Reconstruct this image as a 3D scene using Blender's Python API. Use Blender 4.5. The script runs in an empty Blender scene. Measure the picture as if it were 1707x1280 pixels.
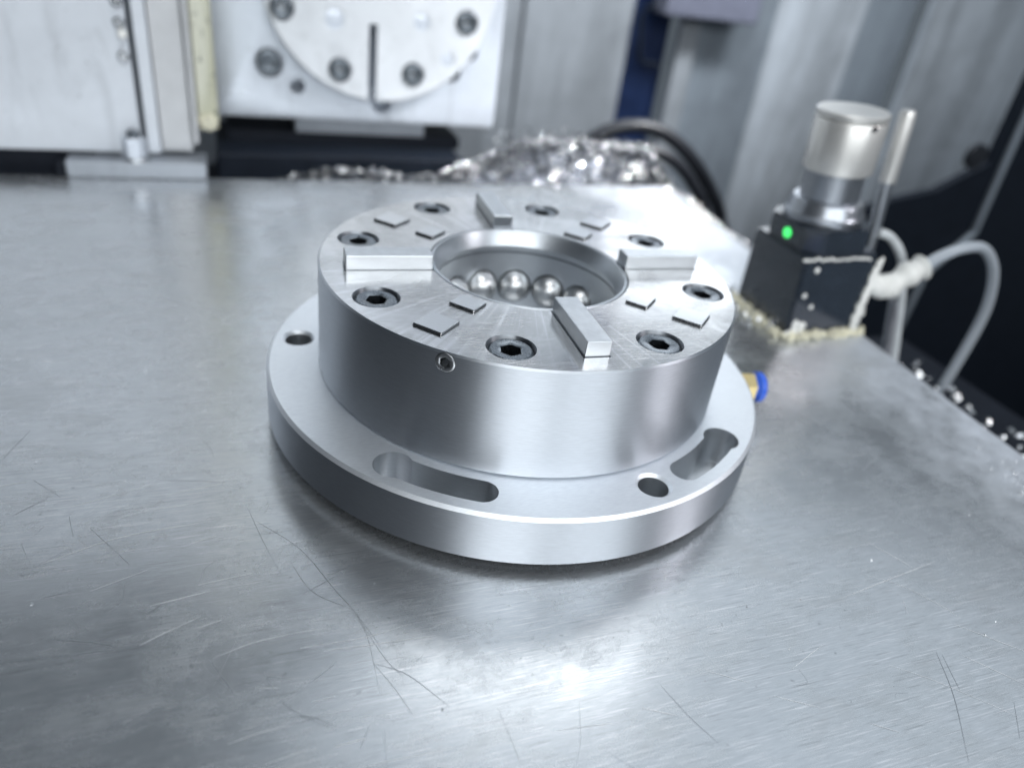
import bpy, bmesh, math, random
from mathutils import Vector, Matrix
R = math.radians
S = 0.075                      # one unit of the drawing = radius of the chuck body = 75 mm
scene = bpy.context.scene
C = scene.collection

# ------------------------------------------------------------------ camera
cam_d = bpy.data.cameras.new('camera'); cam = bpy.data.objects.new('camera', cam_d); C.objects.link(cam)
cF = Vector((0.333497, 0.78567, -0.521059)); cR = Vector((0.940107, -0.318517, 0.121432)); cU = Vector((0.070561, 0.530349, 0.844838))
m = Matrix((cR, cU, -cF)).transposed().to_4x4()
m.translation = Vector((-1.336743, -3.14231, 2.213089)) * S
cam.matrix_world = m
cam_d.sensor_fit = 'HORIZONTAL'; cam_d.sensor_width = 36; cam_d.lens = 26.305
cam_d.clip_start = 0.01; cam_d.clip_end = 20
cam_d.dof.use_dof = True; cam_d.dof.focus_distance = 2.85 * S; cam_d.dof.aperture_fstop = 6.6
scene.camera = cam
# ------------------------------------------------------------------ world and lamps
w = bpy.data.worlds.new('World'); scene.world = w; w.use_nodes = True
w.node_tree.nodes['Background'].inputs[0].default_value = (0.60, 0.72, 0.84, 1)
w.node_tree.nodes['Background'].inputs[1].default_value = 0.085

def lamp(name, loc, target, sx, sy, radiance, col, spread=180):
    d = bpy.data.lights.new(name, 'AREA'); d.shape = 'RECTANGLE'; d.size = sx * S; d.size_y = sy * S
    d.energy = radiance * math.pi * (sx * S) * (sy * S); d.color = col; d.spread = R(spread)
    o = bpy.data.objects.new(name, d); C.objects.link(o)
    l = Vector(loc) * S; o.location = l
    o.rotation_euler = (Vector(target) * S - l).to_track_quat('-Z', 'Y').to_euler()
    return o
lamp('ceiling_lamp', (3.4, 6.0, 9.2), (0, -1, 0), 4.2, 2.8, 1.35, (0.98, 0.99, 1.0))
lamp('wall_lamp', (6.6, 8.6, 3.8), (0.5, 1.0, 0), 2.8, 3.6, 1.15, (0.90, 0.95, 1.0))
lamp('door_lamp', (3.2, -10.0, 6.0), (0, 0, 0), 6.2, 6.0, 2.15, (0.92, 0.965, 1.0))
lamp('front_fill', (-3.0, -10.0, 6.0), (0, 0, 0), 5.5, 6.0, 2.5, (0.93, 0.97, 1.0))  # added fill, widens the front light on chuck, cover and plate
lamp('overhead_fill', (7.4, 5.0, 12.5), (2.0, 1.0, 0), 16, 13, 0.38, (0.80, 0.90, 1.0))  # added overhead fill in place of an unseen ceiling, for soft reflections
lamp('plate_fill', (-0.4, -1.6, 9.5), (-0.6, 4.5, 1.2), 4.0, 4.0, 1.2, (0.96, 0.98, 1.0), 100)  # added fill that brightens the square plate and cover sheet
lamp('wall_fill', (6.0, 3.5, 8.0), (7.5, 9.5, 2.4), 7.0, 1.5, 7.5, (0.93, 0.96, 1.0), 100)  # added fill aimed at the back wall to brighten it
lamp('side_lamp', (7.5, -4.0, 5.5), (0, 0, 0), 0.9, 2.0, 15.0, (1.0, 0.96, 1.0))
lamp('chip_glint_fill', (7.5, 1.2, 7.5), (2.1, 4.4, 0.1), 0.35, 0.35, 110.0, (0.97, 0.98, 1.0), 32)  # added small source that makes the metal chips glint

# ------------------------------------------------------------------ render look
vs = scene.view_settings
scene.display_settings.display_device = 'sRGB'
vs.view_transform = 'Standard'; vs.look = 'None'; vs.exposure = 0.95; vs.gamma = 1.0; vs.use_curve_mapping = False
scene.render.engine = 'CYCLES'
cy = scene.cycles
cy.use_denoising = True; cy.max_bounces = 8; cy.glossy_bounces = 6; cy.diffuse_bounces = 3; cy.transmission_bounces = 8
cy.caustics_reflective = True; cy.sample_clamp_indirect = 6; cy.blur_glossy = 0.3

# ------------------------------------------------------------------ materials
def nodes(name):
    mt = bpy.data.materials.new(name); mt.use_nodes = True
    nt = mt.node_tree; return mt, nt, nt.nodes['Principled BSDF']
def N(nt, typ, **kw):
    n = nt.nodes.new(typ)
    for k, v in kw.items(): setattr(n, k, v)
    return n
def coords(nt, scale=(1, 1, 1), rot=(0, 0, 0), kind='Object'):
    tc = N(nt, 'ShaderNodeTexCoord'); mp = N(nt, 'ShaderNodeMapping')
    mp.inputs['Scale'].default_value = scale; mp.inputs['Rotation'].default_value = rot
    nt.links.new(tc.outputs[kind], mp.inputs['Vector']); return mp.outputs['Vector']
def noise(nt, vec, scale, detail=4, rough=0.55, dist=0):
    n = N(nt, 'ShaderNodeTexNoise'); n.inputs['Scale'].default_value = scale; n.inputs['Detail'].default_value = detail
    n.inputs['Roughness'].default_value = rough; n.inputs['Distortion'].default_value = dist
    nt.links.new(vec, n.inputs['Vector']); return n.outputs['Fac']
def mrange(nt, src, a, b, c, d):
    n = N(nt, 'ShaderNodeMapRange'); n.clamp = True
    nt.links.new(src, n.inputs[0])
    for i, v in enumerate((a, b, c, d)): n.inputs[1 + i].default_value = v
    return n.outputs[0]
def mixc(nt, fac, a, b):
    n = N(nt, 'ShaderNodeMix', data_type='RGBA')
    if isinstance(fac, (int, float)): n.inputs[0].default_value = fac
    else: nt.links.new(fac, n.inputs[0])
    for i, v in ((6, a), (7, b)):
        if isinstance(v, tuple): n.inputs[i].default_value = (*v, 1)
        else: nt.links.new(v, n.inputs[i])
    return n.outputs[2]
def math2(nt, op, a, b):
    n = N(nt, 'ShaderNodeMath', operation=op)
    for i, v in ((0, a), (1, b)):
        if isinstance(v, (int, float)): n.inputs[i].default_value = v
        else: nt.links.new(v, n.inputs[i])
    return n.outputs[0]
def bump(nt, bs, src, strength, dist):
    b = N(nt, 'ShaderNodeBump'); b.inputs['Strength'].default_value = strength; b.inputs['Distance'].default_value = dist
    nt.links.new(src, b.inputs['Height']); nt.links.new(b.outputs[0], bs.inputs['Normal'])

def metal(name, col, rough, var=0.06, grain=(1, 1, 1), gscale=900, bstr=0.0, aniso=0.0, axis='Z', spots=0.0, metallic=1.0, rot=(0, 0, 0), big=30, cvar=0.08):
    mt, nt, bs = nodes(name)
    bs.inputs['Metallic'].default_value = metallic
    v = coords(nt)
    g = noise(nt, coords(nt, grain, rot), gscale, 3)
    bg = noise(nt, v, big, 5, 0.6)
    r0 = mrange(nt, bg, 0.3, 0.7, rough - var, rough + var)
    r1 = mrange(nt, g, 0.3, 0.7, -var * 0.6, var * 0.6)
    nt.links.new(math2(nt, 'ADD', r0, r1), bs.inputs['Roughness'])
    d = tuple(c * (1 - cvar) for c in col); l = tuple(min(1, c * (1 + cvar)) for c in col)
    cc = mixc(nt, mrange(nt, g, 0.3, 0.7, 0, 1), d, l)
    if spots > 0:
        sp = mrange(nt, noise(nt, v, 160, 2, 0.5), 0.68, 0.74, 0, spots)
        cc = mixc(nt, sp, cc, tuple(c * 0.35 for c in col))
    nt.links.new(cc, bs.inputs['Base Color'])
    if bstr: bump(nt, bs, g, bstr, 0.0002)
    if aniso:
        bs.inputs['Anisotropic'].default_value = aniso; bs.inputs['Anisotropic Rotation'].default_value = 0.25
        t = N(nt, 'ShaderNodeTangent', direction_type='RADIAL', axis=axis); nt.links.new(t.outputs[0], bs.inputs['Tangent'])
    return mt
def grimy(name, col, rough, metallic, amount, zs=0.2):
    mt, nt, bs = nodes(name); bs.inputs['Metallic'].default_value = metallic
    st = noise(nt, coords(nt, (1, 1, zs)), 34, 6, 0.7, 0.8); p = noise(nt, coords(nt), 13, 6, 0.65, 0.4); sp = noise(nt, coords(nt), 150, 3, 0.6)
    c = mixc(nt, mrange(nt, p, 0.3, 0.7, 0, 1), tuple(x * 0.82 for x in col), col)
    c = mixc(nt, mrange(nt, st, 0.52, 0.72, 0, amount), c, tuple(x * 0.45 for x in col))
    c = mixc(nt, mrange(nt, sp, 0.68, 0.74, 0, amount), c, (0.10, 0.10, 0.09))
    nt.links.new(c, bs.inputs['Base Color']); nt.links.new(mrange(nt, p, 0.3, 0.7, rough - 0.1, rough + 0.1), bs.inputs['Roughness'])
    return mt
def plain(name, col, rough, metallic=0.0, var=0.05, scale=60, cvar=0.15, bstr=0, **kw):
    mt, nt, bs = nodes(name); bs.inputs['Metallic'].default_value = metallic
    n = noise(nt, coords(nt), scale, 5, 0.6)
    nt.links.new(mrange(nt, n, 0.3, 0.7, max(0, rough - var), rough + var), bs.inputs['Roughness'])
    nt.links.new(mixc(nt, mrange(nt, n, 0.3, 0.7, 0, 1), tuple(c * (1 - cvar) for c in col), tuple(min(1, c * (1 + cvar)) for c in col)), bs.inputs['Base Color'])
    if bstr: bump(nt, bs, n, bstr, 0.0005)
    for k, x in kw.items(): bs.inputs[k].default_value = x
    return mt
M = {}
STEEL = (0.60, 0.63, 0.67)
M['turned'] = metal('turned_steel', (0.60, 0.63, 0.67), 0.46, 0.05, (1, 1, 60), 300, 0.05, 0.93, 'Z', big=45, cvar=0.12)
M['flange'] = metal('milled_flange_steel', (0.88, 0.91, 0.95), 0.50, 0.04, (1, 14, 1), 420, 0.03, rot=(0, 0, R(24)), metallic=0.97, cvar=0.07)
M['slot'] = metal('shaded_slot_steel', (0.62, 0.64, 0.66), 0.36, 0.08, (1, 1, 20), 300, 0.05, spots=0.4)  # darker than the flange steel: recess shade put into the colour
M['foot'] = metal('contact_shade_steel', (0.030, 0.032, 0.036), 0.45, 0.05)  # nearly black, the contact shadow under the flange put into the colour
M['bore'] = metal('bore_steel', (0.54, 0.57, 0.60), 0.40, 0.04, (1, 1, 40), 260, 0.01, 0.5, 'Z')
M['key'] = metal('ground_key_steel', (0.56, 0.58, 0.60), 0.34, 0.05, (1, 1, 30), 300, 0.03)
M['pad'] = metal('ground_pad_steel', (0.62, 0.63, 0.64), 0.24, 0.04, (12, 1, 1), 500, 0.02, cvar=0.03)
M['ball'] = metal('ball_steel', (0.70, 0.71, 0.71), 0.36, 0.02)
M['screw'] = metal('black_oxide_screw', (0.17, 0.19, 0.21), 0.30, 0.06, spots=0.5, gscale=1500, bstr=0.1)
M['screw2'] = metal('grey_set_screw', (0.46, 0.47, 0.48), 0.28, 0.05)
M['zinc'] = metal('bright_screw', (0.62, 0.63, 0.64), 0.22, 0.04)
M['brass'] = plain('brass', (0.75, 0.60, 0.30), 0.32, 0.9)
M['blue'] = plain('blue_plastic', (0.03, 0.12, 0.62), 0.35)
M['plate_old'] = metal('ground_plate_steel', (0.76, 0.80, 0.86), 0.36, 0.05, (1, 1, 8), 200, 0.02, big=14, metallic=0.25, cvar=0.03)
M['plate'] = grimy('ground_plate_steel', (0.74, 0.79, 0.86), 0.36, 0.3, 0.6)
M['disc'] = grimy('bright_disc_steel', (0.82, 0.85, 0.88), 0.40, 0.2, 0.4, 1.0)
M['disc_old'] = metal('bright_disc_steel', (0.84, 0.86, 0.88), 0.42, 0.05, big=16, metallic=0.2, cvar=0.03)
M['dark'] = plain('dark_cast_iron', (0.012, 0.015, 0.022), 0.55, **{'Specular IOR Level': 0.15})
M['navy'] = plain('dark_navy_paint', (0.011, 0.015, 0.023), 0.5, **{'Specular IOR Level': 0.15})
M['cover'] = grimy('painted_cover_sheet', (0.73, 0.77, 0.82), 0.5, 0.0, 0.5)
M['cover_old'] = plain('painted_cover_sheet', (0.72, 0.76, 0.82), 0.55, 0.0, scale=12, cvar=0.06)
M['bar'] = grimy('dull_bar_steel', (0.40, 0.43, 0.47), 0.4, 0.5, 0.5, 1.0)
M['strip'] = plain('pale_grey_strip', (0.56, 0.57, 0.58), 0.45, 0.2, scale=40, cvar=0.1)
M['black'] = plain('black_rubber', (0.015, 0.017, 0.022), 0.42)
M['sensorbody'] = plain('black_anodised', (0.022, 0.030, 0.042), 0.16, var=0.07, scale=90, **{'Coat Weight': 0.45, 'Coat Roughness': 0.12, 'Coat IOR': 1.7})
M['sensorgrey'] = metal('dull_aluminium', (0.36, 0.38, 0.41), 0.32, 0.05, metallic=0.9)
M['cap'] = metal('polished_cap_steel', (0.72, 0.71, 0.68), 0.38, 0.04, metallic=0.7, big=20, cvar=0.015)
M['white'] = plain('white_plastic', (0.80, 0.80, 0.76), 0.4)
M['hosew'] = plain('white_hose', (0.62, 0.65, 0.66), 0.35)
M['crust'] = plain('dried_coolant_crust', (0.70, 0.67, 0.52), 0.8, scale=220, cvar=0.3, bstr=0.6)
M['chip'] = metal('bright_metal_chips', (0.94, 0.95, 0.96), 0.18, 0.03, gscale=400, metallic=1.0)
M['chipmid'] = metal('dull_metal_chips', (0.40, 0.41, 0.43), 0.3, 0.05)
M['chipdark'] = metal('shaded_gap_chips', (0.05, 0.055, 0.065), 0.3, 0.05)  # near-black chips paint the shaded gaps between bright ones
M['chipbed'] = metal('packed_chip_shade', (0.05, 0.055, 0.065), 0.5, 0.1)  # dark ground, shade between the loose chips put into its colour
M['scratch'] = plain('bright_scratch', (0.86, 0.87, 0.88), 0.5, 0.6)
M['hairline'] = plain('dark_hairline', (0.42, 0.44, 0.46), 0.36, 0.92)
def led():
    mt, nt, bs = nodes('green_led'); bs.inputs['Base Color'].default_value = (0.05, 0.6, 0.12, 1)
    bs.inputs['Emission Color'].default_value = (0.06, 0.85, 0.16, 1); bs.inputs['Emission Strength'].default_value = 0.8
    return mt
M['led'] = led()
def hose_clear():
    mt, nt, bs = nodes('cloudy_hose'); bs.inputs['Base Color'].default_value = (0.62, 0.67, 0.72, 1)
    bs.inputs['Roughness'].default_value = 0.22; bs.inputs['Transmission Weight'].default_value = 0.45; bs.inputs['IOR'].default_value = 1.4
    return mt
M['clear'] = hose_clear()

def table_mat():
    mt, nt, bs = nodes('worn_ground_steel_table')
    v = coords(nt)
    bs.inputs['Metallic'].default_value = 1.0
    brush = noise(nt, coords(nt, (1, 26, 1), (0, 0, R(-14))), 260, 4, 0.6)
    fine = noise(nt, coords(nt, (1, 30, 1), (0, 0, R(-20))), 900, 2, 0.6)
    blotch = noise(nt, v, 11, 6, 0.6, 0.4)
    small = noise(nt, v, 70, 5, 0.65)
    base = mixc(nt, mrange(nt, blotch, 0.3, 0.7, 0, 1), (0.60, 0.62, 0.63), (0.70, 0.72, 0.74))
    base = mixc(nt, mrange(nt, brush, 0.3, 0.7, 0, 0.85), base, (0.52, 0.54, 0.56))
    r = math2(nt, 'ADD', mrange(nt, blotch, 0.25, 0.75, 0.19, 0.30), mrange(nt, small, 0.3, 0.7, -0.04, 0.05))
    r = math2(nt, 'ADD', r, mrange(nt, fine, 0.3, 0.7, -0.03, 0.03))
    def marks(ang, stretch, scale, lo, hi, amt):
        return mrange(nt, noise(nt, coords(nt, (1, stretch, 1), (0, 0, R(ang))), scale, 2, 0.5, 0.3), lo, hi, 0, amt)
    for ang, st, sc, lo, hi, amt, col in ((-22, 45, 55, 0.61, 0.69, 0.75, (0.90, 0.89, 0.90)), (12, 40, 70, 0.62, 0.70, 0.65, (0.88, 0.86, 0.88)), (-38, 50, 90, 0.62, 0.70, 0.6, (0.88, 0.87, 0.88)),
                                          (55, 40, 60, 0.63, 0.71, 0.6, (0.30, 0.31, 0.32)), (-64, 36, 80, 0.63, 0.71, 0.55, (0.32, 0.33, 0.34)), (100, 45, 110, 0.63, 0.71, 0.45, (0.34, 0.35, 0.36))):
        base = mixc(nt, marks(ang, st, sc, lo, hi, amt), base, col)
    stain = noise(nt, coords(nt, (1, 1.8, 1), (0, 0, R(-20))), 30, 8, 0.78, 0.35)
    base = mixc(nt, mrange(nt, stain, 0.48, 0.68, 0, 0.26), base, (0.42, 0.43, 0.42))
    r = math2(nt, 'ADD', r, mrange(nt, stain, 0.42, 0.64, -0.03, 0.07))
    speck = noise(nt, v, 420, 2, 0.5)
    base = mixc(nt, mrange(nt, speck, 0.70, 0.76, 0, 0.5), base, (0.25, 0.26, 0.27))
    # dried whitish residue along the outer edge, patchy border
    sx = N(nt, 'ShaderNodeSeparateXYZ'); nt.links.new(v, sx.inputs[0])
    edge = math2(nt, 'ADD', sx.outputs[0], math2(nt, 'MULTIPLY', math2(nt, 'SUBTRACT', blotch, 0.5), 0.10))
    res = math2(nt, 'MULTIPLY', mrange(nt, edge, 2.05 * S, 2.65 * S, 0, 1), mrange(nt, small, 0.30, 0.65, 0.25, 0.8))
    base = mixc(nt, res, base, (0.62, 0.66, 0.72))
    r = math2(nt, 'ADD', r, math2(nt, 'MULTIPLY', res, 0.25))
    nt.links.new(mrange(nt, res, 0, 1, 0.87, 0.2), bs.inputs['Metallic'])
    # small dark rust spots
    vo = N(nt, 'ShaderNodeTexVoronoi'); vo.inputs['Scale'].default_value = 26; nt.links.new(v, vo.inputs['Vector'])
    sp = math2(nt, 'MULTIPLY', mrange(nt, vo.outputs['Distance'], 0.05, 0.10, 0.7, 0), mrange(nt, edge, 2.3 * S, 2.5 * S, 0, 1))
    base = mixc(nt, sp, base, (0.10, 0.11, 0.10))
    nt.links.new(base, bs.inputs['Base Color']); nt.links.new(r, bs.inputs['Roughness'])
    h = math2(nt, 'ADD', math2(nt, 'MULTIPLY', brush, 0.6), math2(nt, 'MULTIPLY', fine, 0.4))
    bump(nt, bs, h, 0.05, 0.0002)
    bs.inputs['Anisotropic'].default_value = 0.0
    return mt
M['table'] = table_mat()

def topface_mat():
    mt, nt, bs = nodes('rubbed_top_face_steel'); bs.inputs['Metallic'].default_value = 1.0
    v = coords(nt)
    a = noise(nt, coords(nt, (1, 9, 1), (0, 0, R(38))), 160, 4, 0.6, 0.6)
    b = noise(nt, coords(nt, (1, 12, 1), (0, 0, R(-50))), 220, 4, 0.6, 0.4)
    sm = noise(nt, v, 42, 6, 0.65, 0.8)
    t = math2(nt, 'ADD', math2(nt, 'MULTIPLY', a, 0.5), math2(nt, 'MULTIPLY', b, 0.5))
    nt.links.new(math2(nt, 'ADD', mrange(nt, t, 0.35, 0.65, 0.13, 0.24), mrange(nt, sm, 0.35, 0.65, -0.04, 0.10)), bs.inputs['Roughness'])
    c = mixc(nt, mrange(nt, sm, 0.35, 0.68, 0, 1), (0.62, 0.62, 0.62), (0.42, 0.42, 0.42))
    nv = N(nt, 'ShaderNodeVectorMath', operation='NORMALIZE'); nt.links.new(coords(nt, (1, 1, 0)), nv.inputs[0])
    rad = noise(nt, nv.outputs[0], 26, 3, 0.6); brk = noise(nt, v, 30, 3, 0.6)
    rf = math2(nt, 'MULTIPLY', mrange(nt, rad, 0.50, 0.66, 0, 1), mrange(nt, brk, 0.42, 0.58, 0, 1))
    c = mixc(nt, math2(nt, 'MULTIPLY', rf, 0.8), c, (0.80, 0.80, 0.81))
    c = mixc(nt, mrange(nt, t, 0.52, 0.64, 0, 0.85), c, (0.72, 0.72, 0.73))
    nt.links.new(c, bs.inputs['Base Color'])
    bump(nt, bs, t, 0.06, 0.0002)
    return mt
M['top'] = topface_mat()

def wall_mat(name, col, rough, metallic, streak):
    mt, nt, bs = nodes(name); bs.inputs['Metallic'].default_value = metallic
    v = coords(nt, kind='Generated'); 
    s = noise(nt, coords(nt, (1, 1, 0.10)), 16, 6, 0.65, 0.7); p = noise(nt, coords(nt), 7, 7, 0.7, 0.5)
    k = math2(nt, 'ADD', math2(nt, 'MULTIPLY', s, 0.6), math2(nt, 'MULTIPLY', p, 0.4))
    nt.links.new(mixc(nt, mrange(nt, k, 0.35, 0.65, 0, 1), tuple(c * (1 - streak) for c in col), tuple(c * (1 + streak) for c in col)), bs.inputs['Base Color'])
    nt.links.new(mrange(nt, k, 0.3, 0.7, rough - 0.08, rough + 0.08), bs.inputs['Roughness'])
    return mt
M['wall_a'] = wall_mat('stained_sheet_wall', (0.36, 0.39, 0.42), 0.42, 0.3, 0.32)
M['wall_b'] = wall_mat('shaded_sheet_wall', (0.26, 0.30, 0.34), 0.42, 0.4, 0.35)  # same sheet wall in shade, put into a darker colour
M['wall_c'] = wall_mat('lit_sheet_wall', (0.42, 0.46, 0.50), 0.38, 0.3, 0.5)  # same sheet wall where lamps catch it, put into a brighter colour
def dirty_strip():
    mt, nt, bs = nodes('dirty_yellowed_seal')
    s = noise(nt, coords(nt, (1, 1, 0.25)), 60, 6, 0.7, 0.6); p = noise(nt, coords(nt), 120, 5, 0.65)
    c = mixc(nt, mrange(nt, s, 0.4, 0.6, 0, 1), (0.46, 0.46, 0.34), (0.62, 0.62, 0.52))
    c = mixc(nt, mrange(nt, p, 0.58, 0.66, 0, 0.85), c, (0.07, 0.07, 0.05))
    nt.links.new(c, bs.inputs['Base Color']); bs.inputs['Roughness'].default_value = 0.6
    bump(nt, bs, p, 0.3, 0.001)
    return mt
M['dirty'] = dirty_strip()

# ------------------------------------------------------------------ mesh helpers (drawing units, scaled by S on build)
def finish(me, smooth=35):
    if smooth:
        me.shade_smooth(); me.set_sharp_from_angle(angle=R(smooth))
def mk(name, bm, mat, parent=None, smooth=35, origin=(0, 0, 0)):
    o_ = Vector(origin)
    for v in bm.verts: v.co = (v.co - o_) * S
    bmesh.ops.recalc_face_normals(bm, faces=bm.faces[:])
    me = bpy.data.meshes.new(name); bm.to_mesh(me); bm.free()
    finish(me, smooth)
    for mm in (mat if isinstance(mat, (list, tuple)) else [mat]): me.materials.append(mm)
    o = bpy.data.objects.new(name, me); C.objects.link(o); o.location = o_ * S
    if parent: o.parent = parent; o.matrix_parent_inverse = Matrix.Identity(4); o.location = o_ * S - parent_loc(parent)
    return o
def parent_loc(p):
    l = Vector((0, 0, 0))
    while p is not None: l += Vector(p.location); p = p.parent
    return l
def empty(name, loc, label=None, cat=None, group=None):
    o = bpy.data.objects.new(name, None); C.objects.link(o); o.location = Vector(loc) * S; o.empty_display_size = 0.01
    tag(o, label, cat, group); return o
def tag(o, label=None, cat=None, group=None, kind=None):
    if label: o['label'] = label
    if cat: o['category'] = cat
    if group: o['group'] = group
    if kind: o['kind'] = kind
    return o
def inst(o, name, loc, parent, rot=(0, 0, 0)):
    c = o.copy(); c.name = name; C.objects.link(c); c.parent = parent
    c.location = Vector(loc) * S - parent_loc(parent); c.rotation_euler = rot
    return c
def BM(): return bmesh.new()
def box(bm, x0, x1, y0, y1, z0, z1, bev=0.0, mat=0, rotz=0, seg=2):
    b = bmesh.new()
    bmesh.ops.create_cube(b, size=1)
    for v in b.verts: v.co = Vector(((x0 + x1) / 2 + v.co.x * (x1 - x0), (y0 + y1) / 2 + v.co.y * (y1 - y0), (z0 + z1) / 2 + v.co.z * (z1 - z0)))
    if bev: bmesh.ops.bevel(b, geom=b.edges[:], offset=bev, segments=seg, affect='EDGES', profile=0.5)
    if rotz:
        c = Vector(((x0 + x1) / 2, (y0 + y1) / 2, 0)); bmesh.ops.rotate(b, verts=b.verts, cent=c, matrix=Matrix.Rotation(rotz, 3, 'Z'))
    join(bm, b, mat)
def join(bm, b, mat=0):
    mp = {v: bm.verts.new(v.co) for v in b.verts}
    for f in b.faces:
        try:
            g = bm.faces.new([mp[v] for v in f.verts]); g.material_index = mat
        except ValueError: pass
    b.free()
def lathe(bm, prof, seg=128, c=(0, 0), axis='Z', off=(0, 0, 0), closed=False, mat=0):
    """prof: list of (r, h); axis Z or Y (revolved about that axis through off)."""
    b = bmesh.new(); rings = []
    for (r_, h) in prof:
        if r_ <= 1e-6: rings.append([b.verts.new((0, 0, h))]); continue
        rings.append([b.verts.new((r_ * math.cos(2 * math.pi * i / seg), r_ * math.sin(2 * math.pi * i / seg), h)) for i in range(seg)])
    pairs = list(zip(rings[:-1], rings[1:]))
    if closed: pairs.append((rings[-1], rings[0]))
    for A, B in pairs:
        for i in range(seg):
            j = (i + 1) % seg
            if len(A) == 1 and len(B) == 1: continue
            if len(A) == 1: b.faces.new((A[0], B[i], B[j]))
            elif len(B) == 1: b.faces.new((A[i], A[j], B[0]))
            else: b.faces.new((A[i], A[j], B[j], B[i]))
    if axis == 'Y': bmesh.ops.rotate(b, verts=b.verts, cent=(0, 0, 0), matrix=Matrix.Rotation(R(90), 3, 'X'))   # +h -> -y
    if axis == 'X': bmesh.ops.rotate(b, verts=b.verts, cent=(0, 0, 0), matrix=Matrix.Rotation(R(90), 3, 'Y'))   # +h -> +x
    bmesh.ops.translate(b, verts=b.verts, vec=Vector(off) + Vector((c[0], c[1], 0)))
    join(bm, b, mat)
def prism(bm, pts, z0, z1, mat=0):
    b = bmesh.new()
    lo = [b.verts.new((x, y, z0)) for x, y in pts]; hi = [b.verts.new((x, y, z1)) for x, y in pts]
    b.faces.new(lo[::-1]); b.faces.new(hi)
    n = len(pts)
    for i in range(n): b.faces.new((lo[i], lo[(i + 1) % n], hi[(i + 1) % n], hi[i]))
    join(bm, b, mat)
def spline(pts, n=12):
    P = [Vector(p) for p in pts]; P = [2 * P[0] - P[1]] + P + [2 * P[-1] - P[-2]]; out = []
    for i in range(1, len(P) - 2):
        for k in range(n):
            t = k / n; a, b, c, d = P[i - 1], P[i], P[i + 1], P[i + 2]
            out.append(0.5 * ((2 * b) + (c - a) * t + (2 * a - 5 * b + 4 * c - d) * t * t + (3 * b - 3 * c + d - a) * t ** 3))
    out.append(P[-2]); return out
def tube(bm, pts, rad, seg=16, mat=0, cap=True):
    rings = []; up = Vector((0.31, 0.2, 0.93)).normalized()
    for i, p in enumerate(pts):
        t = (pts[min(i + 1, len(pts) - 1)] - pts[max(i - 1, 0)]).normalized()
        n = t.cross(up).normalized(); b_ = t.cross(n)
        rr = rad(i / (len(pts) - 1)) if callable(rad) else rad
        rings.append([bm.verts.new(p + (n * math.cos(2 * math.pi * k / seg) + b_ * math.sin(2 * math.pi * k / seg)) * rr) for k in range(seg)])
    for A, B in zip(rings[:-1], rings[1:]):
        for k in range(seg):
            f = bm.faces.new((A[k], A[(k + 1) % seg], B[(k + 1) % seg], B[k])); f.material_index = mat
    if cap: bm.faces.new(rings[0][::-1]); bm.faces.new(rings[-1])
def cutmesh(o, cutters, smooth=30):
    """subtract a list of bmeshes (drawing units) from the mesh object o (origin at 0 of the drawing)."""
    dg = bpy.context.evaluated_depsgraph_get
    tmp = []
    for cb in cutters:
        bmesh.ops.recalc_face_normals(cb, faces=cb.faces[:])
        loc = parent_loc(o)
        for v in cb.verts: v.co = v.co * S - loc
        me = bpy.data.meshes.new('cutter'); cb.to_mesh(me); cb.free()
        c = bpy.data.objects.new('cutter', me); C.objects.link(c); c.location = loc; tmp.append(c)
        md = o.modifiers.new('b', 'BOOLEAN'); md.operation = 'DIFFERENCE'; md.solver = 'EXACT'; md.object = c
    bpy.context.view_layer.update()
    d = dg(); ev = o.evaluated_get(d); me = bpy.data.meshes.new_from_object(ev)
    old = o.data; o.modifiers.clear(); o.data = me; me.name = old.name
    finish(me, smooth)
    for c in tmp:
        mm = c.data; bpy.data.objects.remove(c); bpy.data.meshes.remove(mm)
def cyl(r_, x, y, z0, z1, seg=48):
    b = BM(); lathe(b, [(0, z0), (r_, z0), (r_, z1), (0, z1)], seg, (x, y)); return b
def pol(r_, a): return (r_ * math.cos(a), r_ * math.sin(a))

# ================================================================== THE SETTING
EDGE = lambda y: 2.857 + 0.0607 * y
b = BM(); prism(b, [(-9, -8), (EDGE(-8), -8), (EDGE(3.8), 3.8), (-9, 3.8)], -0.55, 0.0)
bmesh.ops.bevel(b, geom=[e for e in b.edges if abs(e.verts[0].co.z) < 1e-6 and abs(e.verts[1].co.z) < 1e-6], offset=0.012, segments=2, affect='EDGES')
table = tag(mk('table', b, M['table'], smooth=0), kind='structure')
b = BM(); box(b, -12, 18, -9, 10.4, -5.1, -5.0); tag(mk('machine_floor', b, M['dark'], smooth=0), kind='structure')
b = BM(); box(b, -1.5, 3.7, 3.86, 5.8, -5.0, -0.42, 0.02); tag(mk('machine_bed', b, M['dark'], smooth=0), kind='structure')

b = BM(); box(b, -7.4, -7.2, -9, 3.9, -4.98, 9); tag(mk('side_wall', b, M['navy'], smooth=0), kind='structure')
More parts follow.
